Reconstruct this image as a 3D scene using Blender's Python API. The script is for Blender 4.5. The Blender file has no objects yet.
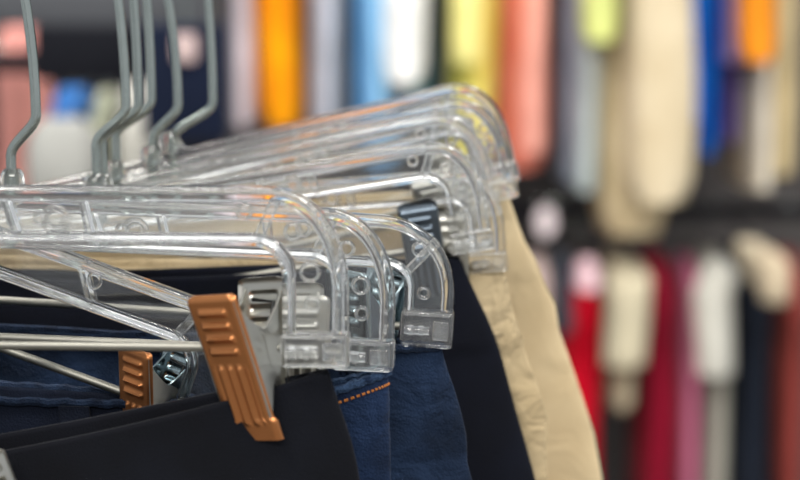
import bpy, math, random
from mathutils import Vector, Matrix, noise
random.seed(7)
sc = bpy.context.scene
COL = sc.collection
PI = math.pi
CAMZ = 1.35
PITCH = math.radians(8.0)
LENS = 85.0
FPX = 800 * LENS / 36.0
CAM = Vector((0, 0, CAMZ))
FW = Vector((0, math.cos(PITCH), -math.sin(PITCH)))
UP = Vector((0, math.sin(PITCH), math.cos(PITCH)))


def P(px, py, d):
    """world point seen at a picture position, at view depth d"""
    return CAM + d * (FW + Vector(((px - 400) / FPX, 0, 0)) + UP * ((240 - py) / FPX))


def W(px, py, Y):
    r = FW + Vector(((px - 400) / FPX, 0, 0)) + UP * ((240 - py) / FPX)
    return CAM + r * (Y / r.y)


def lin(c):
    return tuple(((v / 255.0) / 12.92 if v <= 10 else ((v / 255.0 + .055) / 1.055) ** 2.4) for v in c)


# ------------------------------------------------------------------ materials
def new_mat(name):
    m = bpy.data.materials.new(name)
    m.use_nodes = True
    return m, m.node_tree.nodes, m.node_tree.links, m.node_tree.nodes['Principled BSDF']


def cloth(name, c1, c2=None, scale=60, rough=.9, bump=.25, weave=900, sheen=.03, crease=0.0, crs=70):
    m, n, l, b = new_mat(name)
    c1 = lin(c1)
    c2 = lin(c2) if c2 else tuple(v * .72 for v in c1)
    tc = n.new('ShaderNodeTexCoord')
    nz = n.new('ShaderNodeTexNoise'); nz.inputs['Scale'].default_value = scale; nz.inputs['Detail'].default_value = 5
    l.new(tc.outputs['Object'], nz.inputs['Vector'])
    rp = n.new('ShaderNodeValToRGB')
    rp.color_ramp.elements[0].position = .32; rp.color_ramp.elements[1].position = .68
    rp.color_ramp.elements[0].color = (*c2, 1); rp.color_ramp.elements[1].color = (*c1, 1)
    l.new(nz.outputs['Fac'], rp.inputs['Fac'])
    l.new(rp.outputs['Color'], b.inputs['Base Color'])
    wv = n.new('ShaderNodeTexNoise'); wv.inputs['Scale'].default_value = weave; wv.inputs['Detail'].default_value = 2
    l.new(tc.outputs['Object'], wv.inputs['Vector'])
    bp = n.new('ShaderNodeBump'); bp.inputs['Strength'].default_value = bump; bp.inputs['Distance'].default_value = .001
    l.new(wv.outputs['Fac'], bp.inputs['Height']); l.new(bp.outputs['Normal'], b.inputs['Normal'])
    if crease:
        cn = n.new('ShaderNodeTexNoise'); cn.inputs['Scale'].default_value = crs; cn.inputs['Detail'].default_value = 3; cn.inputs['Distortion'].default_value = .8
        l.new(tc.outputs['Object'], cn.inputs['Vector'])
        cb = n.new('ShaderNodeBump'); cb.inputs['Strength'].default_value = crease; cb.inputs['Distance'].default_value = .006
        l.new(cn.outputs['Fac'], cb.inputs['Height']); l.new(cb.outputs['Normal'], bp.inputs['Normal'])
    b.inputs['Roughness'].default_value = rough
    b.inputs['Sheen Weight'].default_value = sheen
    b.inputs['Specular IOR Level'].default_value = .12
    return m


def metal(name, c, rough=.25, bump=0.0, metallic=1.0):
    m, n, l, b = new_mat(name)
    b.inputs['Metallic'].default_value = metallic
    tc = n.new('ShaderNodeTexCoord')
    nz = n.new('ShaderNodeTexNoise'); nz.inputs['Scale'].default_value = 180; nz.inputs['Detail'].default_value = 4
    l.new(tc.outputs['Object'], nz.inputs['Vector'])
    mx = n.new('ShaderNodeMix'); mx.data_type = 'RGBA'
    c = lin(c)
    mx.inputs['A'].default_value = (*[v * .85 for v in c], 1); mx.inputs['B'].default_value = (*c, 1)
    l.new(nz.outputs['Fac'], mx.inputs['Factor']); l.new(mx.outputs['Result'], b.inputs['Base Color'])
    b.inputs['Roughness'].default_value = rough
    if bump:
        bp = n.new('ShaderNodeBump'); bp.inputs['Strength'].default_value = bump; bp.inputs['Distance'].default_value = .0004
        l.new(nz.outputs['Fac'], bp.inputs['Height']); l.new(bp.outputs['Normal'], b.inputs['Normal'])
    return m


def clear_plastic(name, tint=(.99, .995, .99), wav=.035, rough=.01, trans=.982):
    m, n, l, b = new_mat(name)
    b.inputs['Base Color'].default_value = (*tint, 1)
    b.inputs['Transmission Weight'].default_value = trans
    b.inputs['IOR'].default_value = 1.49
    b.inputs['Roughness'].default_value = rough
    tc = n.new('ShaderNodeTexCoord')
    nz = n.new('ShaderNodeTexNoise'); nz.inputs['Scale'].default_value = 90; nz.inputs['Detail'].default_value = 1.5
    l.new(tc.outputs['Object'], nz.inputs['Vector'])
    bp = n.new('ShaderNodeBump'); bp.inputs['Strength'].default_value = wav; bp.inputs['Distance'].default_value = .002
    l.new(nz.outputs['Fac'], bp.inputs['Height']); l.new(bp.outputs['Normal'], b.inputs['Normal'])
    return m


M_CLEAR = clear_plastic('clear_styrene')
M_BLOCK = clear_plastic('clear_styrene_block', wav=.12, rough=.02, trans=.95)
M_WIRE = metal('hook_wire', (172, 180, 176), .25)
M_ROD = metal('rod_wire', (140, 138, 130), .48)
M_STEEL = metal('clip_steel', (190, 188, 180), .3, .15)
M_BLUED = metal('clip_blued_steel', (150, 165, 170), .16)
M_DARKSTEEL = metal('clip_dark_steel', (95, 105, 115), .3)
M_ORANGE_REFL = metal('clip_orange_reflection', (182, 120, 74), .34, .12, .85)  # chrome clip, with the orange light it reflects painted into the base colour
M_SPRING = metal('spring_black', (45, 45, 45), .4)
M_RAIL = metal('rail_chrome', (190, 190, 190), .2)
M_BLACK = cloth('black_twill', (13, 15, 22), (9, 10, 15), 40, weave=1600)
M_JEAN = cloth('indigo_denim', (30, 46, 74), (11, 19, 34), 45, weave=1400, bump=.5, crease=.5, crs=80)
M_JEAN2 = cloth('dark_denim', (29, 44, 68), (11, 19, 32), 40, weave=1400, bump=.5, crease=.6, crs=70)
M_JEAN3 = cloth('blackblue_denim', (23, 29, 44), (14, 18, 28), 40, weave=1400, bump=.4)
M_EDGE = cloth('worn_denim_edge', (60, 82, 112), (26, 40, 64), 320, weave=1600, bump=.8)
M_EDGE2 = cloth('faint_denim_edge', (36, 50, 72), (20, 28, 44), 200, weave=1600, bump=.8)
M_NAVY = cloth('navy_twill', (12, 15, 26), (9, 11, 19), 40, weave=1600)
M_TAN = cloth('tan_chino', (180, 162, 130), (156, 138, 106), 22, weave=1500, crease=.9, crs=60)
M_TAN2 = cloth('tan_chino_light', (200, 182, 148), (182, 162, 128), 22, weave=1500, crease=.4, crs=35)
M_THREAD = cloth('orange_thread', (196, 128, 70), (150, 88, 40), 400)


# ------------------------------------------------------------------ mesh builder
class MB:
    def __init__(s):
        s.v = []; s.f = []

    def add(s, vs, fs, mat=None):
        o = len(s.v)
        s.v += [(mat @ Vector(p)) if mat else Vector(p) for p in vs]
        s.f += [tuple(i + o for i in f) for f in fs]

    def loft(s, rings, cap=True, close=False):
        n = len(rings[0]); vs = [p for r in rings for p in r]; fs = []
        R = len(rings)
        for i in range(R if close else R - 1):
            a = i * n; b = ((i + 1) % R) * n
            for j in range(n):
                k = (j + 1) % n
                fs.append((a + j, a + k, b + k, b + j))
        if cap and not close:
            fs.append(tuple(range(n))[::-1]); fs.append(tuple((R - 1) * n + j for j in range(n)))
        s.add(vs, fs)

    def tube(s, pts, r, seg=12, cap=True, closed=False):
        pts = [Vector(p) for p in pts]; N = len(pts); rings = []
        prev = None
        for i, p in enumerate(pts):
            if closed:
                t = pts[(i + 1) % N] - pts[i - 1]
            else:
                t = pts[min(i + 1, N - 1)] - pts[max(i - 1, 0)]
            t.normalize()
            if prev is None:
                a = Vector((0, 1, 0)) if abs(t.y) < .9 else Vector((1, 0, 0))
                u = t.cross(a).normalized()
            else:
                u = (prev - t * prev.dot(t)).normalized()
            prev = u
            w = t.cross(u)
            rr = r[i] if isinstance(r, (list, tuple)) else r
            rings.append([p + (u * math.cos(2 * PI * k / seg) + w * math.sin(2 * PI * k / seg)) * rr for k in range(seg)])
        s.loft(rings, cap, closed)

    def rbox(s, x0, x1, y0, y1, z0, z1, b=.0008):
        """box with rounded vertical and horizontal edges"""
        def ring(z, ins):
            pts = []
            for (cx, cy, a0) in ((x1 - b, y1 - b, 0), (x0 + b, y1 - b, 90), (x0 + b, y0 + b, 180), (x1 - b, y0 + b, 270)):
                for k in range(4):
                    a = math.radians(a0 + 30 * k); r = max(b - ins, 1e-5)
                    pts.append((cx + r * math.cos(a), cy + r * math.sin(a), z))
            return pts
        rings = []
        for k in range(4):
            a = PI / 2 * k / 3
            rings.append(ring(z0 + b - b * math.cos(a), b - b * math.sin(a)))
        for k in range(4):
            a = PI / 2 * k / 3
            rings.append(ring(z1 - b + b * math.sin(a), b - b * math.cos(a)))
        s.loft(rings)

    def torus(s, c, R, r, seg=28, sub=8):
        """ring lying in the XZ plane"""
        c = Vector(c)
        s.tube([c + Vector((R * math.cos(2 * PI * k / seg), 0, R * math.sin(2 * PI * k / seg))) for k in range(seg)], r, sub, closed=True)

    def build(s, name, mat, parent=None, smooth=True, angle=40):
        me = bpy.data.meshes.new(name)
        me.from_pydata([tuple(p) for p in s.v], [], s.f)
        import bmesh
        bm = bmesh.new(); bm.from_mesh(me)
        bmesh.ops.recalc_face_normals(bm, faces=bm.faces)
        bm.to_mesh(me); bm.free()
        me.materials.append(mat)
        if smooth:
            me.polygons.foreach_set('use_smooth', [True] * len(me.polygons))
            me.set_sharp_from_angle(angle=math.radians(angle))
        o = bpy.data.objects.new(name, me); COL.objects.link(o)
        if parent: o.parent = parent
        return o


def tag(o, label, cat, group=None):
    o['label'] = label; o['category'] = cat
    if group: o['group'] = group
    return o


def empty(name, loc, rot=None):
    o = bpy.data.objects.new(name, None); COL.objects.link(o)
    o.empty_display_size = .01
    o.location = loc
    if rot is not None: o.rotation_euler = rot.to_euler()
    return o


# ------------------------------------------------------------------ the metal gripper
def jaw_mesh(sign, w=.0168, top=.0185, bot=-.0245, spread=.0085, wings=True, steep=1.0):
    """one jaw plate: louvres across the top, flutes below; sign -1 = near jaw"""
    m = MB(); NU, NV = 44, 96
    H = top - bot
    front, back = [], []
    for j in range(NV + 1):
        v = j / NV
        z = top - H * v
        y = sign * (.0046 + spread * max(0, 1 - v / .93) ** 1.05)
        if v > .93: y -= sign * .0008 * (v - .93) / .07
        hw = w / 2 * (1 - .04 * v)
        if v < .05: hw -= .0022 * (1 - math.sqrt(max(0, 1 - (1 - v / .05) ** 2)))
        if wings and .84 < v: hw += .0011 * min(1, (v - .84) / .03)
        for i in range(NU + 1):
            u = -1 + 2 * i / NU
            d = 0.0
            e = abs(u)
            if e > .86: d -= .0012 * ((e - .86) / .14) ** 2
            if v < .05: d -= .0012 * (1 - v / .05) ** 2
            for k in range(4):                       # louvres
                c = .115 + .088 * k
                t = (v - c) / .032
                if abs(t) < 1 and e < .62:
                    fall = min(1, (.62 - e) / .10)
                    d += .0011 * (math.cos(t * PI) * .5 + .5) * fall * (1.25 if t > 0 else 1)
            if .47 < v < .90 and e < .72:            # flutes
                f = min(1, (v - .47) / .03, (.90 - v) / .03)
                d += .0011 * f * (math.cos(e * 0 + u * PI * 5.2) * .5 + .5) * min(1, (.72 - e) / .06)
            front.append((u * hw, y + sign * d, z))
            back.append((u * hw, y - sign * .0009 + sign * d * .8, z))
    n = NU + 1; fs = []; o = len(front)
    for j in range(NV):
        for i in range(NU):
            a = j * n + i
            fs.append((a, a + 1, a + n + 1, a + n)); fs.append((o + a, o + a + n, o + a + n + 1, o + a + 1))
    for j in range(NV):
        a = j * n; fs.append((a, a + n, o + a + n, o + a))
        a = j * n + NU; fs.append((a, o + a, o + a + n, a + n))
    for i in range(NU):
        fs.append((i, o + i, o + i + 1, i + 1)); a = NV * n + i
        fs.append((a, a + 1, o + a + 1, o + a))
    m.add(front + back, fs)
    return m


def ear_mesh(sign, w=.0168, spread=.0085):
    """the two side cheeks of a jaw, with a rounded eye for the rod"""
    m = MB()
    for sx in (-1, 1):
        x = sx * (w / 2 - .0004)
        def yj(z):
            v = (.0185 - z) / .043
            return sign * (.0042 + spread * max(0, 1 - v / .93) ** 1.05)
        pts = []
        for k in range(13):
            z = .0165 - .036 * k / 12
            pts.append((yj(z), z))
        pts2 = [(sign * .0030, -.0150), (sign * .0012, -.0100)]
        for k in range(11):
            a = math.radians(-72 + 144 * k / 10)
            pts2.append((-sign * .0060 * math.cos(a), .0060 * math.sin(a)))
        pts2 += [(sign * .0015, .0066), (sign * .0042, .0084), (yj(.0125) - sign * .0022, .0125)]
        poly = pts + pts2
        n = len(poly); t = .0008
        vs = [(x, y, z) for y, z in poly] + [(x - sx * t, y, z) for y, z in poly]
        fs = [tuple(range(n)), tuple(range(2 * n - 1, n - 1, -1))] + [(i, (i + 1) % n, n + (i + 1) % n, n + i) for i in range(n)]
        m.add(vs, fs)
    return m


def make_clip(parent, x, z, yaw, tilt, front=M_ORANGE_REFL, rear=M_STEEL, s=1.0, lift=0, lean=0, flab=None, cheek=None):
    c = jaw_mesh(-1).build('clip', front, parent)
    c.matrix_local = (Matrix.Translation((x, 0, z)) @ Matrix.Rotation(tilt, 4, 'Y') @ Matrix.Rotation(yaw, 4, 'Z')
                      @ Matrix.Rotation(lean, 4, 'X') @ Matrix.Translation((0, 0, lift)) @ Matrix.Scale(s, 4))
    if flab: c['label'] = flab
    ear_mesh(-1).build('clip_cheek', cheek or M_STEEL, c)
    jaw_mesh(1, wings=False).build('rear_jaw', rear, c)
    e = ear_mesh(1, w=.0148); e.build('clip_cheek', rear, c)
    sp = MB()
    pts = [(-.0055, -.0080, .0120)] + [(-.0055 + .011 * k / 60, .0030 * math.cos(k * PI * 2 / 12), .0030 * math.sin(k * 2 * PI / 12)) for k in range(61)] + [(.0055, .0080, .0120), (-.002, .0085, .0128)]
    sp.tube(pts, .0006, 8)
    sp.build('spring', M_SPRING, c)
    return c


# ------------------------------------------------------------------ clear trouser hanger
def spow(c, p):
    return math.copysign(abs(c) ** p, c)


def hanger_body(L, H, armh, legw, rx, ry, ri, caph, ribs, rings, tr=.0036, ti=.0030, hf=.0036):
    m = MB(); hp = .0008
    zc = -(H - caph)
    O, I = [], []
    xi = L - legw - ri
    xo = L - rx
    for k in range(25):                                   # straight arm, from the middle outwards
        t = k / 24
        O.append((xo * t, 0)); I.append((min(xi, xo) * t if False else xi * t, -armh))
    NC = 26
    for k in range(1, NC + 1):
        a = PI / 2 * k / NC
        O.append((xo + rx * spow(math.sin(a), .92), -ry * (1 - spow(math.cos(a), .92))))
        I.append((xi + ri * math.sin(a), -armh - ri * (1 - math.cos(a))))
    for k in range(1, 7):
        t = k / 6
        O.append((L, -ry + (zc + ry) * t)); I.append((L - legw, -armh - ri + (zc + armh + ri) * t))
    def section(o, i):
        o = Vector((o[0], 0, o[1])); i = Vector((i[0], 0, i[1])); e = i - o; w = e.length; e.normalize()
        b = .0009
        half = [(0, hf - b), (b * .4, hf - b * .35), (b, hf), (tr - b, hf), (tr - .3 * b, hf - .4 * b), (tr, hf - b), (tr + .0003, hp + .0006), (tr + .001, hp), (tr + .0014, hp), (w / 2, hp), (w - ti - .0014, hp),
                (w - ti - .001, hp), (w - ti - .0003, hp + .0006), (w - ti, hf - b), (w - ti + .3 * b, hf - .4 * b), (w - ti + b, hf), (w - b, hf), (w - .4 * b, hf - .35 * b), (w, hf - b)]
        prof = half + [(u, -y) for u, y in reversed(half)]
        return [o + e * u + Vector((0, y, 0)) for u, y in prof]
    right = [section(o, i) for o, i in zip(O, I)]
    left = [[Vector((-p.x, p.y, p.z)) for p in r] for r in right[1:]]
    m.loft(list(reversed(left)) + right)
    for sx in (-1, 1):
        for (xa, za, xb, zb) in ribs:                     # stiffening ribs on both faces of the web
            for sy in (-1, 1):
                a = Vector((sx * xa, 0, za)); b = Vector((sx * xb, 0, zb)); d = (b - a).normalized(); q = Vector((d.z, 0, -d.x)) * .0015
                y0, y1 = sy * (hp + .00004), sy * (hp + .0027)
                rings_ = []
                for p in (a, b):
                    rings_.append([p + q + Vector((0, y0, 0)), p + q * .7 + Vector((0, y1, 0)), p - q * .7 + Vector((0, y1, 0)), p - q + Vector((0, y0, 0))])
                m.loft(rings_)
        for (x, z, R) in rings:                           # moulded ring marks
            for sy in ((-1,) if R > 0 else (-1, 1)):
                m.torus((sx * x, sy * (hp + .0006), z), abs(R), .00055)
    return m


def cap_mesh(L, H, legw, caph, hf):
    m = MB()
    for sx in (-1, 1):
        pass
    return m


def hook_pts(b, top, dx, dz, lean, rad):
    pts = [(0, 0, -.010), (0, 0, b * .35), (0, 0, b * .75)]
    for k in range(9):                                    # swan neck out to the side
        t = k / 8; s_ = t * t * (3 - 2 * t)
        pts.append((dx * s_ , 0, b + (dz) * t))
    zt = top - rad
    for k in range(1, 8):
        t = k / 8
        pts.append((dx - lean * t * t, 0, b + dz + (zt - b - dz) * t))
    cx = dx - lean - rad
    for k in range(0, 19):
        a = math.radians(200) * k / 18
        pts.append((cx + rad * math.cos(a), 0, zt + rad * math.sin(a)))
    return pts


def DD(d): return .56 * (d / .56) ** .6


RAILZ = CAMZ + .0235        # centre height of the rail the hangers hang on


def make_hanger(label, ref, d, yaw, roll, s, L, hook=(0.0105, .0125, .003), kind='A', cliprec=None, armz=None, hook_b=-.057, legs=None, hpx=None):
    """ref: picture position of the top of the right-hand bend, d its depth"""
    q = DD(d) / d; d = DD(d); s *= q; L *= q
    if legs: legs *= q
    yaw = math.radians(yaw); roll = math.radians(roll)
    rot = Matrix.Rotation(yaw, 3, 'Z') @ Matrix.Rotation(-roll, 3, 'Y')
    H, armh, legw, rx, ry, ri, caph = .0484 * s, .0158 * s, .0176 * s, .022 * s, .029 * s, .008 * s, .0092 * s
    if kind == 'B':
        rx, ry, ri, legw, caph, armh = .030 * s, .030 * s, .007 * s, .0185 * s, .0138 * s, .0195 * s
    if hpx is not None:                                   # length of the arm from the place of its hook
        lo, hi = .08, .20
        for _ in range(40):
            L = (lo + hi) / 2
            v = P(ref[0], ref[1], d) - rot @ Vector((L - rx, 0, 0)) - CAM
            if 400 + FPX * v.x / v.dot(FW) > hpx: lo = L
            else: hi = L
    if legs: H = legs
    e = L / .152 if False else 1
    rings = [(L - .0278 * s, -.0064 * s, .0019 * s), (L - .0147 * s, -.0118 * s, .0021 * s), (L - .0102 * s, -.0227 * s, .0024 * s), (L - .0096 * s, -.0312 * s, .0018 * s),
             (L - .083 * s, -.0088 * s, .0016 * s), (L - .0789 * s, -.0088 * s, .0036 * s), (L - .0789 * s, -.0088 * s, .0022 * s)]
    ribs = [(L - .0238 * s, -armh + .0028 * s, L - .0192 * s, -.0028 * s), (L - .0715 * s, -.0032 * s, L - .0695 * s, -armh + .003 * s), (L - .0925 * s, -.0032 * s, L - .0895 * s, -armh + .003 * s)]
    if kind == 'B':
        rings = [(L - .0138 * s, -.0116 * s, .0023 * s), (L - .0112 * s, -.028 * s, .002 * s)]
        ribs = [(L - .0178 * s, -.0205 * s, L - .0076 * s, -.0085 * s), (L - .0715 * s, -.0032 * s, L - .0695 * s, -armh + .003 * s)]
    if kind == 'C':
        rings = [(L - .0552 * s, -.006 * s, .0023 * s)]
        ribs = [(L - .0238 * s, -armh + .0028 * s, L - .0192 * s, -.0028 * s), (L - .060 * s, -.0032 * s, L - .054 * s, -armh + .003 * s)]
    loc = P(ref[0], ref[1], d) - rot @ Vector((L - rx, 0, 0))
    root = empty('trouser_hanger', loc, rot)
    tag(root, label, 'hanger', 'clear hangers on the rail')
    hf = .0036 * s
    body = hanger_body(L, H, armh, legw, rx, ry, ri, caph, ribs, rings, .0032 * s, .0024 * s, hf)
    body.build('hanger_arm', M_CLEAR, root, angle=50)
    rz = -(H - caph / 2)
    for sx in (-1, 1):
        c = MB()
        x0, x1 = L - legw - .0006 * s, L + .0004 * s
        a, b_ = (x0, x1) if sx > 0 else (-x1, -x0)
        c.rbox(a, b_, -hf - .0006, hf + .0006, -H, -(H - caph) - .0001, .0011 * s)
        # raised frame and ridges of the rod socket
        for (u0, u1, w0, w1) in ((.62, .92, .24, .76), (.05, .95, .02, .12), (.05, .95, .88, .98)):
            xa = a + (b_ - a) * u0; xb = a + (b_ - a) * u1
            c.rbox(xa, xb, -hf - .0016, -hf - .00065, -H + caph * w0, -H + caph * w1, .0004)
        xa = a + (b_ - a) * .08; xb = a + (b_ - a) * .56
        c.tube([(xa, -hf - .0023, rz), (xb, -hf - .0023, rz)], .0016 * s, 16)
        for u in (.2, .4):
            xc = a + (b_ - a) * u
            c.tube([(xc - .0008, -hf - .0027, rz), (xc + .0008, -hf - .0027, rz)], .0020 * s, 16)
        c.build('end_block', M_BLOCK, root, angle=32)
    r = MB(); r.tube([(-L + legw + .0002, 0, rz), (L - legw - .0011, 0, rz)], .00135, 14)
    for sx in (-1, 1):
        r.tube([(sx * (L - legw - .0062), 0, rz), (sx * (L - legw - .0052), 0, rz)], .0026, 14)
    r.build('rod', M_ROD, root)
    # hook: reaches from the arm to the rail, whatever the tilt
    top = (RAILZ + .0125 + .0018 - loc.z)
    dx, dz, lean = hook[0], .0130, hook[1] * .8
    b = max(.005, CAMZ + hook_b - loc.z)
    hk = MB(); hk.tube(hook_pts(b, top, dx, dz, lean, .0165), .00165, 12)
    h = hk.build('hook', M_WIRE, root)
    h.matrix_local = Matrix.Rotation(roll, 4, 'Y')
    nk = MB()
    nk.tube([(0, 0, .0005), (0, 0, .004), (0, 0, .0075 * s), (0, 0, .009 * s)], [.0055 * s, .0045 * s, .0042 * s, .003 * s], 16)
    nk.build('hook_boss', M_CLEAR, root)
    for sx in (-1, 1):
        cr = dict(x=.029, yaw=0, tilt=0, front=M_STEEL, rear=M_STEEL)
        if sx > 0 and cliprec: cr.update(cliprec)
        make_clip(root, sx * (L - cr['x'] * s), rz, math.radians(cr['yaw']), math.radians(cr['tilt']), cr['front'], cr['rear'], cr.get('s', 1), cr.get('lift', 0), math.radians(cr.get('lean', 0)), cr.get('flab'), cr.get('cheek'))
    return root


H1 = make_hanger('nearest clear plastic hanger with long level arm and chrome clip with painted orange reflection gripping black trousers', (266, 187), .505, -3, 0, 1.0, .1325,
                 cliprec=dict(x=.0276, yaw=-30, tilt=-9, lean=0, s=1.02, lift=-.0010, front=M_ORANGE_REFL, flab='chrome clip with painted orange reflection'))
H2 = make_hanger('clear hanger nested directly behind the nearest one, gripping rolled-edge jeans', (324, 208), .54, -5, -1.6, .955, .137,
                 cliprec=dict(yaw=12, tilt=0, rear=M_STEEL, front=M_STEEL))
HL = make_hanger('clear hanger tilted steeply down with painted orange-reflection chrome clip on dark jeans', (196, 298), .580, -6, -19, .95, .150, kind='C', legs=.0405,
                 cliprec=dict(x=.0250, yaw=-34, tilt=-10, rear=M_BLUED, front=M_ORANGE_REFL, s=.86, lift=.002, flab='chrome clip with painted orange reflection'))
H3 = make_hanger('clear hanger with round-shouldered end and diagonal rib, holding faded blue jeans', (378, 215), .62, -4, -3, .88, .1470, (.0085, .010, .003), 'B', hpx=12,
                 cliprec=dict(yaw=-32, tilt=2, front=M_BLUED, rear=M_BLUED, x=.0330, cheek=M_DARKSTEEL))
H4 = make_hanger('clear hanger with raised arm end above the navy trousers', (424, 143), .70, 1, 9, .89, .1440, (.0105, .008, .003), hpx=97, cliprec=dict(front=M_DARKSTEEL, rear=M_DARKSTEEL, s=.82))
H5 = make_hanger('clear hanger just behind the raised one, holding creased tan trousers', (453, 170), .725, 1, 4, .83, .1475, (.0125, .004, .003), hpx=104)
H6 = make_hanger('middle one of the three blurred far hangers', (430, 116), .763, 2, 11.5, .92, .1455, (.0128, .004, .003), hpx=117, cliprec=dict(s=.72))
H7 = make_hanger('farthest of the blurred clear hangers, standing highest over the tan trousers', (446, 85), .812, 3, 13.5, .98, .1460, (.0150, .005, .003), hook_b=-.0635, hpx=173, cliprec=dict(s=.72))
H8 = make_hanger('blurred clear hanger between the tan trousers and the farthest hanger', (446, 100), .787, 2, 12.5, .95, .1450, (.0095, .012, .003), hook_b=-.0595, hpx=153, cliprec=dict(s=.72))


# ------------------------------------------------------------------ trousers
def sstep(a, b, x):
    t = min(1, max(0, (x - a) / (b - a))); return t * t * (3 - 2 * t)


def make_trousers(label, mat, corner, hgr, yaw, Lw, edge, sag=.012, p=1.3, cant=0.0, edge_mat=None, thread=None, loops=(), seam=.034, T0=.0032, T1=.0085, front_drop=.002, seed=0, rip=.002, zig=0.0, er=.0014):
    rot = Matrix.Rotation(math.radians(yaw), 3, 'Z')
    hq = hgr.rotation_euler.to_matrix() @ Vector((0, 1, 0))
    ray = P(corner[0], corner[1], 1.0) - CAM
    loc = CAM + ray * ((hgr.location - CAM).dot(hq) / ray.dot(hq))
    rot = Matrix.Rotation(hgr.rotation_euler.to_matrix().to_euler('ZYX').z if False else math.atan2(-hq.x, hq.y), 3, 'Z')
    Lw *= (loc - CAM).dot(FW) / yaw
    root = empty('trousers', loc, rot)
    tag(root, label, 'trousers', 'trousers hanging from the clear hangers')
    hs = [0, .0015, .004, .008, .014, .021, .028, seam - .0025, seam, seam + .0015, seam + .004, .045, .055, .067, .08, .095, .112, .13, .15, .17, .195, .22]
    N = 128

    def pt(h, a, grow=0.0):
        Wd = Lw + edge * .13 * (1 - math.exp(-h / .13))
        T = T0 + (T1 - T0) * sstep(0, .14, h)
        T += .0012 * (1 - sstep(seam - .001, seam + .001, h)) + grow
        c, s_ = math.cos(a), math.sin(a)
        x = Wd * spow(c, .55)
        y = T * spow(s_, .75)
        xn = min(1, abs(x) / Wd)
        drop = sag * (1 - xn ** p) + cant * (1 - x / Wd) * .5 * 2 * Lw
        if s_ < 0: drop += front_drop * (1 - xn ** 4)
        f = 1 - .75 * sstep(.05, .2, h)
        nv = noise.noise(Vector((x * 22 + seed * 7.3, h * 9, 3.1 * (s_ > 0))))
        nv2 = noise.noise(Vector((x * 60 + seed * 3.3, h * 30, 1.7 + 3.1 * (s_ > 0))))
        y += (rip * 2.2 * nv + rip * .5 * nv2) * sstep(0, .05, h) * (1 - xn ** 8)
        y += rip * .8 * nv * (1 - xn ** 8)
        x += (rip * 1.6 * noise.noise(Vector((h * 26, seed * 5.1, 0))) + zig * noise.noise(Vector((h * 75, seed * 2.1, 4)))) * (1 if c > 0 else -1) * sstep(0, .03, h) * xn ** 4
        z = -drop * f - h
        return Vector((x - Lw, y, z))
    m = MB()
    m.loft([[pt(h, 2 * PI * k / N) for k in range(N)] for h in hs], cap=False)
    # legs
    Wc = Lw + edge * .13 * (1 - math.exp(-.215 / .13))
    for sx in (-1, 1):
        rings = []
        for k in range(9):
            t = k / 8; z = -.215 - sag * .25 - cant * Lw - .5 * t
            rx = Wc * .495 * (1 - .28 * t); ry = T1 * (.96 - .1 * t)
            cx = sx * (Wc * .5) - Lw
            rings.append([(cx + rx * spow(math.cos(2 * PI * q / 40), .6), ry * spow(math.sin(2 * PI * q / 40), .8), z) for q in range(40)])
        m.loft(rings, cap=False)
    o = m.build('garment_body', mat, root, angle=70)
    so = o.modifiers.new('thickness', 'SOLIDIFY'); so.thickness = .0013; so.offset = -1
    if edge_mat:
        r = MB()
        r.tube([pt(.0004, 2 * PI * (k + .5) / 220, .0002) + Vector((0, 0, .0006 + .0003 * math.sin(k * 1.9))) for k in range(220)], er, 8, closed=True)
        r.build('waist_edge', edge_mat, root)
    if thread:
        t = MB()
        K = 300
        for hh in thread:
            for k in range(0, K, 2):
                pts = [pt(hh, 2 * PI * (k + q * .6) / K, .0004) for q in range(3)]
                t.tube(pts, .00042, 6)
            # the same row on the inner face of the band
            for k in range(0, K, 2):
                pts = [pt(hh, 2 * PI * (k + q * .6) / K, -.0021) for q in range(3)]
                t.tube(pts, .00042, 6)
        t.build('stitching', M_THREAD, root)
    for xl in loops:                                      # belt loops on the near face
        b = MB(); rings = []
        a = None
        c = (xl + Lw) / Lw
        a = -math.acos(spow(c, 1 / .55))
        for k in range(13):
            h = .0005 + (seam + .004) * k / 12
            q = pt(h, a, .0014 + .0012 * math.sin(PI * k / 12))
            rings.append([q + Vector((dx, dy, 0)) for dx, dy in ((-.0048, .0005), (-.0048, -.0005), (-.0040, -.0009), (.0040, -.0009), (.0048, -.0005), (.0048, .0005))])
        b.loft(rings); b.build('belt_loop', mat, root)
    return root


T1 = make_trousers('black trousers in front, waistband sagging from the painted orange-reflection chrome clip at the lower edge', M_BLACK, (328, 369), H1, .507, .146, .30, sag=.030, p=1.25, seed=1, front_drop=.0035, loops=(), rip=.0014)
T2 = make_trousers('indigo jeans with pale rolled waist edge and orange stitching', M_JEAN, (388, 372), H2, .541, .150, .04, sag=.006, cant=.24, seed=2, edge_mat=M_EDGE, thread=(.0035, ), T0=.0045, rip=.0018, zig=.002, front_drop=.003)
TL = make_trousers('dark jeans with a belt loop, gripped by the smaller painted orange-reflection chrome clip', M_JEAN3, (222, 402), HL, .575, .150, .15, sag=.008, cant=-.10, seed=3, edge_mat=M_EDGE2, loops=(-.045, -.125), rip=.002, front_drop=.003)
T3 = make_trousers('faded blue jeans under the hanger with the round-shouldered end', M_JEAN2, (441, 346), H3, .622, .1425, .27, sag=.006, cant=-.06, seed=4, edge_mat=M_EDGE2, rip=.002, zig=.003, T0=.0042)
T4 = make_trousers('smooth navy trousers with a waist seam, between blue jeans and tan trousers', M_NAVY, (459, 257), H4, .702, .136, .46, sag=.005, seed=5, rip=.0012, seam=.031)
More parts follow.
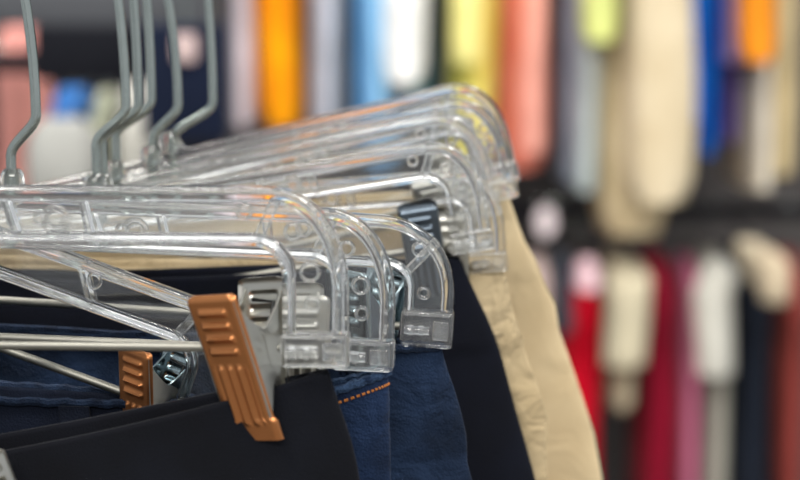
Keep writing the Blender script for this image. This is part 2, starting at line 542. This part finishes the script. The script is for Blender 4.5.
T5 = make_trousers('creased tan trousers with gathered waist beside the navy pair', M_TAN, (502, 264), H5, .727, .146, .33, sag=.001, cant=-.02, seed=6, rip=.0045, zig=.003, seam=.028)
T6 = make_trousers('pale tan trousers hanging farthest back on the rail', M_TAN2, (503, 186), H7, .812, .143, .50, sag=.006, seed=8, rip=.0025, zig=.002)

# a loose gripper on the near trousers, only its corner in the picture
lc = jaw_mesh(-1).build('trouser_clip', M_STEEL)
lc.matrix_world = Matrix.Translation(P(-10, 528, .517)) @ Matrix.Rotation(math.radians(-20), 4, 'Z') @ Matrix.Rotation(math.radians(-32), 4, 'Y') @ Matrix.Scale(1.0, 4)
tag(lc, 'steel clip corner on the black trousers at the bottom edge', 'clip')
jaw_mesh(1, wings=False).build('rear_jaw', M_STEEL, lc)
ear_mesh(-1).build('clip_cheek', M_STEEL, lc)

# rail the clear hangers hang on, with its posts
rail = empty('garment_rack', (0, 0, 0))
tag(rail, 'chrome rail rack that the clear hangers hang from', 'rack')
RX = lambda y: .40 * y - .3695
r = MB(); r.tube([(RX(.30), .30, RAILZ), (RX(.86), .86, RAILZ)], .0125, 24); r.build('rail', M_RAIL, rail)
r = MB(); r.tube([(RX(.28), .28, .02), (RX(.28), .28, RAILZ + .03)], .016, 24); r.build('post', M_RAIL, rail)
r = MB(); r.tube([(RX(.28), .28, 0), (RX(.28), .28, .016), (RX(.28), .28, .02)], [.20, .20, .19], 40); r.build('base', M_RAIL, rail)


# ------------------------------------------------------------------ background garments
cl_cache = {}


def bgcloth(c, c2=None):
    k = (c, c2)
    if k not in cl_cache:
        cl_cache[k] = cloth('cloth_%d_%d_%d' % c, c, c2, 14, weave=500, bump=.2)
    return cl_cache[k]


def garment(kind, label, cat, x0, x1, top, bot, Y, c, c2=None, group='clothes on the far upper rail', sleeve=None, railz=None, depth=.30, taper=0.0, lean=0.0, seed=0, raily=None):
    """a garment on a hanger seen from its narrow side; sleeve=(x0, x1, bottom, colour)"""
    xc, w = (x0 + x1) / 2, (x1 - x0)
    pt_, pb = W(xc, top, Y), W(xc, bot, Y)
    ww = w * Y / FPX
    h = pt_.z - pb.z
    root = empty(kind, (pt_.x, Y + depth / 2, pb.z))
    tag(root, label, cat, group)
    mat = bgcloth(c, c2)
    m = MB(); rings = []
    NR = 26
    for k in range(NR + 1):
        t = k / NR
        z = h * (1 - t)
        sh = min(1, (h * t) / .055)
        wy = depth / 2 * (.30 + .70 * math.sqrt(sh))
        wx = ww / 2 * (.55 + .45 * math.sqrt(min(1, h * t / .035))) * (1 + taper * (t - .5)) * (1 + .05 * math.sin(seed * 2.1 + z * 16)) * .96
        if k == NR: wx *= .8; wy *= .97
        ox = lean * (t - .3) * ww + (.04 * ww) * math.sin(seed * 1.3 + z * 11)
        n = 48
        ring = []
        for q in range(n):
            a = 2 * PI * q / n
            fold = 1 + .05 * math.sin(a * 7 + seed + z * 5) * min(1, t * 3)
            ring.append((ox + wx * spow(math.cos(a), .8) * fold, wy * spow(math.sin(a), .7), z))
        rings.append(ring)
    m.loft(rings); m.build('garment_body', mat, root, angle=80)
    if sleeve:
        sx0, sx1, sb, scol = sleeve
        sxc = (sx0 + sx1) / 2; sw = (sx1 - sx0) * (Y - .03) / FPX
        px = W(sxc, top, Y - .03).x - pt_.x
        zb = W(sxc, sb, Y - .03).z - pb.z
        m = MB(); rings = []
        z0 = h - .004
        for k in range(19):
            t = k / 18
            z = z0 + (zb - z0) * t
            rr = .5 + .5 * math.sqrt(min(1, t / .16)) - .12 * t
            yy = -depth / 2 - .015 - .02 * math.sin(t * 2)+ (.06 * (1 - min(1, t / .12)))
            rings.append([(px * min(1, t * 4) + sw / 2 * rr * spow(math.cos(2 * PI * q / 28), .85) * (1 + .06 * math.sin(5 * 2 * PI * q / 28 + seed)) + sw * .05 * math.sin(z * 19 + seed),
                           yy + .036 * rr * math.sin(2 * PI * q / 28), z) for q in range(28)])
        m.loft(rings); m.build('trouser_leg' if kind == 'trousers' else 'sleeve', bgcloth(scol), root, angle=80)
    # wire hook up to its rail
    if railz:
        hk = MB(); zt = railz - pb.z; dy = (YU + .13 if raily is None else raily) - (Y + depth / 2)
        pts = [(0, 0, h - .01), (0, dy * .5, h + .004), (0, dy, max(h + .012, zt - .028))] + [(.0145 * math.cos(a), dy, zt + .0145 * math.sin(a)) for a in [math.radians(-40 + 220 * k / 12) for k in range(13)]]
        hk.tube(pts, .0018, 8); hk.build('hook', M_WIRE, root)
    return root


YU, YL = 2.75, 2.75
RU = W(400, -470, YU).z
RL = W(400, 222, YL).z
UT = -420
up = [
    # kind, label, cat, x0,x1,bot, Y offset, colour, colour2, taper, lean, sleeve
    ('shirt', 'lilac white shirt left of the bright orange top', 'shirt', 216, 246, 128, 0, (222, 212, 222), None, -.2, .1, None),
    ('shirt', 'bright orange top on the far upper rail', 'shirt', 247, 299, 128, 0, (252, 168, 10), (240, 140, 10), .1, 0, None),
    ('shirt', 'lavender grey shirt beside the bright orange top', 'shirt', 300, 330, 160, 0.02, (178, 183, 200), None, 0, .1, (316, 334, 120, (196, 200, 212))),
    ('shirt', 'plain grey shirt left of the light blue shirt', 'shirt', 331, 347, 165, 0.05, (176, 176, 176), None, 0, 0, None),
    ('shirt', 'light blue shirt on the far upper rail', 'shirt', 348, 396, 165, 0, (120, 182, 235), (95, 160, 215), .05, .1, (368, 388, 140, (150, 204, 244))),
    ('shirt', 'white short shirt in front of the teal one', 'shirt', 386, 426, 84, -0.09, (242, 242, 240), None, .15, 0, None),
    ('shirt', 'teal shirt behind the white one', 'shirt', 398, 430, 96, 0, (0, 128, 136), None, 0, 0, None),
    ('shirt', 'slate grey shirt left of the yellow top', 'shirt', 431, 448, 150, 0.05, (120, 126, 142), None, 0, 0, None),
    ('shirt', 'pale yellow top on the far upper rail', 'shirt', 449, 505, 165, 0, (238, 230, 122), (224, 210, 90), 0, 0, (452, 488, 62, (244, 236, 150))),
    ('shirt', 'salmon pink top on the far upper rail', 'shirt', 506, 562, 170, 0, (238, 146, 128), (222, 118, 98), -.1, -.15, (526, 550, 150, (246, 172, 156))),
    ('trousers', 'grey blue trousers right of the salmon pink top', 'trousers', 563, 600, 184, 0.03, (162, 176, 194), (140, 154, 174), -.15, .1, (584, 606, 190, (186, 198, 198))),
    ('shirt', 'short lime top in front of grey blue trousers', 'shirt', 592, 628, 42, -0.1, (216, 224, 140), None, 0, 0, None),
    ('shirt', 'ochre shirt behind the grey blue trousers', 'shirt', 601, 617, 152, 0.02, (192, 160, 96), None, 0, 0, None),
    ('shirt', 'navy shirt left of the long beige trousers', 'shirt', 618, 636, 154, 0.02, (28, 44, 86), None, 0, 0, None),
    ('trousers', 'long beige trousers hanging lowest but one on the far upper rail', 'trousers', 637, 704, 204, -0.15, (208, 194, 166), (188, 172, 142), .05, .1, None),
    ('trousers', 'longest beige trousers, hem below all other upper clothes', 'trousers', 611, 682, 236, -0.03, (204, 186, 152), (184, 166, 130), .2, -.05, None),
    ('shirt', 'strong blue shirt right of the long beige trousers', 'shirt', 704, 735, 156, 0, (10, 100, 196), (8, 78, 176), -.1, .15, (692, 712, 120, (20, 116, 214))),
    ('shirt', 'purple shirt right of the strong blue one', 'shirt', 736, 756, 142, 0.05, (136, 116, 190), (110, 90, 170), 0, 0, (732, 752, 60, (190, 164, 222))),
    ('shirt', 'short orange top above the light tan trousers', 'shirt', 752, 792, 62, -0.11, (236, 144, 34), None, -.2, 0, None),
    ('trousers', 'light tan trousers under the short orange top', 'trousers', 757, 782, 190, 0.02, (222, 206, 180), None, -.2, .1, (766, 786, 188, (226, 216, 198))),
    ('trousers', 'khaki beige trousers at the right picture edge', 'trousers', 783, 818, 176, 0, (214, 194, 150), None, 0, 0, None),
]
DEP = {'white short': .07, 'teal': .20, 'short lime': .08, 'ochre': .08, 'navy shirt': .10, 'long beige': .11, 'longest': .14, 'short orange': .08, 'charcoal': .09, 'pink white': .08, 'tan jacket': .10}


def dep(lab): return next((v for k_, v in DEP.items() if lab.startswith(k_)), .26)


for i, (k, lab, cat, x0, x1, bot, dy, c, c2, tp, ln, sl) in enumerate(up):
    garment(k, lab, cat, x0, x1, UT, bot, YU + dy, c, c2, 'clothes on the far upper rail', sl, RU, dep(lab), tp, ln, i * 1.7)
LG = 'clothes on the far lower rail'
low = [
    ('jacket', 'pinkish white jacket beside the pale tan trousers', 'jacket', 526, 556, 250, 720, 0.02, (226, 202, 198), None, 0, 0, None),
    ('jacket', 'charcoal jacket between pinkish white and red garments', 'jacket', 556, 576, 240, 335, -0.09, (58, 62, 72), None, 0, .1, None),
    ('dress', 'bright red dress on the far lower rail', 'dress', 562, 610, 268, 720, 0.02, (214, 6, 40), (180, 4, 30), .05, .1, None),
    ('shirt', 'pink white blouse above the red dress', 'shirt', 577, 604, 246, 292, -0.09, (226, 190, 198), None, 0, 0, None),
    ('jacket', 'cream beige jacket right of the red dress', 'jacket', 611, 642, 244, 412, 0.02, (196, 184, 156), None, -.1, 0, (604, 650, 362, (214, 204, 176))),
    ('jacket', 'maroon jacket left of the off-white one', 'jacket', 644, 686, 246, 720, 0.02, (140, 12, 42), (112, 8, 32), .1, .1, None),
    ('dress', 'dusty rose dress between maroon and off-white jackets', 'dress', 685, 709, 252, 720, 0.02, (206, 116, 146), None, .1, 0, None),
    ('jacket', 'off-white jacket with pale sleeve beside the black coat', 'jacket', 709, 738, 244, 720, 0.02, (172, 170, 158), None, 0, .05, (695, 735, 372, (218, 216, 206))),
    ('coat', 'black navy coat on the far lower rail', 'coat', 740, 783, 236, 720, 0.02, (26, 32, 44), None, .1, .05, None),
    ('jacket', 'tan jacket with dropped sleeve over the rust garment', 'jacket', 742, 780, 228, 290, -0.12, (196, 184, 160), None, 0, .6, (758, 790, 300, (194, 178, 152))),
    ('jacket', 'rust red jacket at the right picture edge', 'jacket', 785, 818, 246, 720, 0.02, (140, 60, 54), None, 0, 0, None),
]
for i, (k, lab, cat, x0, x1, top, bot, dy, c, c2, tp, ln, sl) in enumerate(low):
    garment(k, lab, cat, x0, x1, top + 17, bot, YL + dy, c, c2, LG, sl, RL, dep(lab), tp, ln, i * 2.3 + .5)

# far left: dark fixture with pink, blue and pale clothes
YF = 2.2
FR, FY = W(60, 62, 2.1).z, 2.1
garment('shirt', 'pink shirt behind the dark beam at the left picture edge', 'shirt', -14, 29, 20, 420, YF, (240, 165, 155), None, 'clothes on the far left fixture', None, FR, .2, 0, 0, .3, raily=FY)
garment('shirt', 'mid blue shirt below the dark fixture beam', 'shirt', 36, 80, 92, 120, YF - .2, (52, 106, 172), None, 'clothes on the far left fixture', None, FR, .2, 0, 0, 1.3, raily=FY)
garment('shirt', 'pale sage shirt behind the wire hooks', 'shirt', 81, 106, 94, 420, YF - .2, (165, 168, 148), None, 'clothes on the far left fixture', None, FR, .2, 0, 0, 2.3, raily=FY)
garment('shirt', 'white shirt seen between the clustered wire hooks', 'shirt', 107, 143, 84, 420, YF - .2, (190, 188, 180), None, 'clothes on the far left fixture', None, FR, .2, 0, 0, 3.3, raily=FY)
garment('shirt', 'grey white shirt low behind the clear hangers', 'shirt', 14, 90, 122, 420, YF - .33, (150, 150, 146), None, 'clothes on the far left fixture', None, FR, .10, 0, 0, 4.4, raily=FY)


def wbox(mb, x0, x1, y0, y1, Y, dep):
    a = W(x0, y1, Y); b = W(x1, y0, Y)
    mb.rbox(a.x, b.x, Y, Y + dep, a.z, b.z, .003)


M_DARK, n_, l_, b_ = new_mat('dark_laminate')
nz = n_.new('ShaderNodeTexNoise'); nz.inputs['Scale'].default_value = 12
rp = n_.new('ShaderNodeValToRGB'); rp.color_ramp.elements[0].color = (*lin((15, 16, 22)), 1); rp.color_ramp.elements[1].color = (*lin((25, 26, 32)), 1)
l_.new(nz.outputs['Fac'], rp.inputs['Fac']); l_.new(rp.outputs['Color'], b_.inputs['Base Color']); b_.inputs['Roughness'].default_value = .85; b_.inputs['Specular IOR Level'].default_value = .1
M_GREY, n_, l_, b_ = new_mat('grey_laminate')
nz = n_.new('ShaderNodeTexNoise'); nz.inputs['Scale'].default_value = 10
rp = n_.new('ShaderNodeValToRGB'); rp.color_ramp.elements[0].color = (*lin((56, 58, 63)), 1); rp.color_ramp.elements[1].color = (*lin((72, 74, 79)), 1)
l_.new(nz.outputs['Fac'], rp.inputs['Fac']); l_.new(rp.outputs['Color'], b_.inputs['Base Color']); b_.inputs['Roughness'].default_value = .6
fx = empty('display_fixture', W(60, 60, YF))
fx.location.z = 0
tag(fx, 'dark shop fixture with grey top panel behind the wire hooks', 'shop fixture')


def fpart(name, mat, x0, x1, y0, y1, Y, dep):
    m = MB(); wbox(m, x0, x1, y0, y1, Y, dep)
    o = m.build(name, mat, None)
    for v in o.data.vertices: v.co -= fx.location
    o.parent = fx


nv = MB()
wbox(nv, 144, 226, 24, 141, 1.7, .018)
wbox(nv, 146, 225, 26, 139, 1.72, .014)
nvo = o = nv.build('folded_trousers', bgcloth((20, 28, 48))); tag(o, 'dark navy folded trousers behind the rightmost wire hooks', 'trousers')
pt = MB(); wbox(pt, 174, 196, 34, 62, 1.692, .004)
pt.build('paper_tag', bgcloth((214, 190, 188)), o)
fpart('beam', M_DARK, -160, 150, 53, 73, YF - .12, .04)
fpart('top_panel', M_GREY, -160, 212, -40, 26, YF - .06, .04)
fpart('shelf_front', M_DARK, 34, 150, 26, 81, YF - .26, .03)
m = MB(); m.tube([(W(-160, 62, FY).x, FY, FR), (W(150, 62, FY).x, FY, FR)], .010, 16); o = m.build('hang_rail', M_DARK); o.data.transform(Matrix.Translation(-fx.location)); o.parent = fx
m = MB(); q = W(185, -70, 1.71)
m.tube([(q.x, 1.66, q.z), (q.x, YF + .45, q.z)], .009, 16); m_ = m.build('faceout_arm', M_RAIL); m_.data.transform(Matrix.Translation(-fx.location)); m_.parent = fx
m = MB(); e = W(185, 22, 1.71)
m.tube([(e.x, 1.71, e.z - .004), (e.x, 1.71, q.z - .03)] + [(q.x + .0115 * math.cos(a), 1.71, q.z + .0115 * math.sin(a)) for a in [math.radians(-40 + 220 * k / 12) for k in range(13)]], .0018, 8)
m.build('hook', M_WIRE, nvo)
fpart('back_panel', M_DARK, -160, 215, -140, 700, YF + .45, .02)

# far rails
rk = empty('clothes_rack', (0, YU + .13, 0))
tag(rk, 'long two-tier rack along the back wall carrying the blurred clothes', 'rack')
xa, xb = W(-330, 0, YU).x, W(960, 0, YU).x
for nm, z, mt in (('upper_rail', RU, M_RAIL), ('lower_rail', RL, M_DARK)):
    rr = MB(); rr.tube([(xa, 0, z), (xb, 0, z)], .0125, 16); rr.build(nm, mt, rk)
for x in (xa, xb):
    rr = MB(); rr.tube([(x, 0, 0), (x, 0, RU + .02)], .018, 16); rr.build('upright', M_DARK, rk)
mk = MB()
c = W(546, 222, YL - .02)
mk.tube([(c.x, YL - .020, c.z), (c.x, YL - .005, c.z)], .017, 24)
M_WHITE = cloth('marker_white', (226, 214, 216), (214, 200, 204), 20)
o = mk.build('size_marker', M_WHITE); o.scale = (1, 1, 1)
o.data.transform(Matrix.Translation(c) @ Matrix.Diagonal((.8, 1, 1.25, 1)) @ Matrix.Translation(-c))
tag(o, 'pale round marker on the lower rail left of the red dress', 'marker')

# ------------------------------------------------------------------ shell
def quad(name, pts, mat):
    me = bpy.data.meshes.new(name); me.from_pydata(pts, [], [(0, 1, 2, 3)]); me.materials.append(mat)
    o = bpy.data.objects.new(name, me); COL.objects.link(o); o['kind'] = 'structure'
    return o


M_WALL, n_, l_, b_ = new_mat('charcoal_wall')
nz = n_.new('ShaderNodeTexNoise'); nz.inputs['Scale'].default_value = 5
rp = n_.new('ShaderNodeValToRGB'); rp.color_ramp.elements[0].color = (*lin((66, 62, 62)), 1); rp.color_ramp.elements[1].color = (*lin((92, 87, 86)), 1)
l_.new(nz.outputs['Fac'], rp.inputs['Fac']); l_.new(rp.outputs['Color'], b_.inputs['Base Color']); b_.inputs['Roughness'].default_value = .8
M_FLOOR, n_, l_, b_ = new_mat('vinyl_floor')
nz = n_.new('ShaderNodeTexNoise'); nz.inputs['Scale'].default_value = 8
rp = n_.new('ShaderNodeValToRGB'); rp.color_ramp.elements[0].color = (*lin((120, 116, 110)), 1); rp.color_ramp.elements[1].color = (*lin((142, 138, 130)), 1)
l_.new(nz.outputs['Fac'], rp.inputs['Fac']); l_.new(rp.outputs['Color'], b_.inputs['Base Color']); b_.inputs['Roughness'].default_value = .45
quad('wall_back', [(-4, 3.3, 0), (4, 3.3, 0), (4, 3.3, 3), (-4, 3.3, 3)], M_WALL)
quad('floor', [(-4, -4, 0), (4, -4, 0), (4, 3.3, 0), (-4, 3.3, 0)], M_FLOOR)

# ------------------------------------------------------------------ light
w = bpy.data.worlds.new('shop'); sc.world = w; w.use_nodes = True
bg = w.node_tree.nodes['Background']; bg.inputs['Color'].default_value = (.92, .96, 1, 1); bg.inputs['Strength'].default_value = .60


def area(name, loc, target, sx, sy, power, col=(1, .97, .92)):
    d = bpy.data.lights.new(name, 'AREA'); d.shape = 'RECTANGLE'; d.size = sx; d.size_y = sy; d.energy = power; d.color = col
    o = bpy.data.objects.new(name, d); COL.objects.link(o); o.location = loc
    o.rotation_euler = (Vector(target) - Vector(loc)).to_track_quat('-Z', 'Y').to_euler()
    return o


area('ceiling_lamp', (-.7, .2, 2.85), (-.7, .2, 0), .3, 1.5, 36)
area('ceiling_lamp', (.9, .2, 2.85), (.9, .2, 0), .3, 1.5, 36)
area('ceiling_lamp', (-.8, 1.75, 2.85), (-.8, 1.9, 0), 1.4, .3, 30)
area('ceiling_lamp', (.9, 1.75, 2.85), (.9, 1.9, 0), 1.4, .3, 32)
area('ceiling_lamp', (0, -1.8, 2.85), (0, .6, 1.0), 2.4, .3, 55)

# ------------------------------------------------------------------ camera
cd = bpy.data.cameras.new('camera'); cam = bpy.data.objects.new('camera', cd); COL.objects.link(cam)
cam.location = CAM; cam.rotation_euler = (PI / 2 - PITCH, 0, 0)
cd.lens = LENS; cd.sensor_width = 36; cd.clip_start = .02
cd.dof.use_dof = True; cd.dof.focus_distance = .573; cd.dof.aperture_fstop = 8.2
sc.camera = cam
sc.view_settings.view_transform = 'Standard'; sc.view_settings.look = 'None'
sc.view_settings.gamma = 1; sc.view_settings.exposure = 0.14; sc.view_settings.use_curve_mapping = False
sc.cycles.max_bounces = 28; sc.cycles.transmission_bounces = 28; sc.cycles.glossy_bounces = 6; sc.cycles.diffuse_bounces = 3
sc.cycles.sample_clamp_indirect = 4
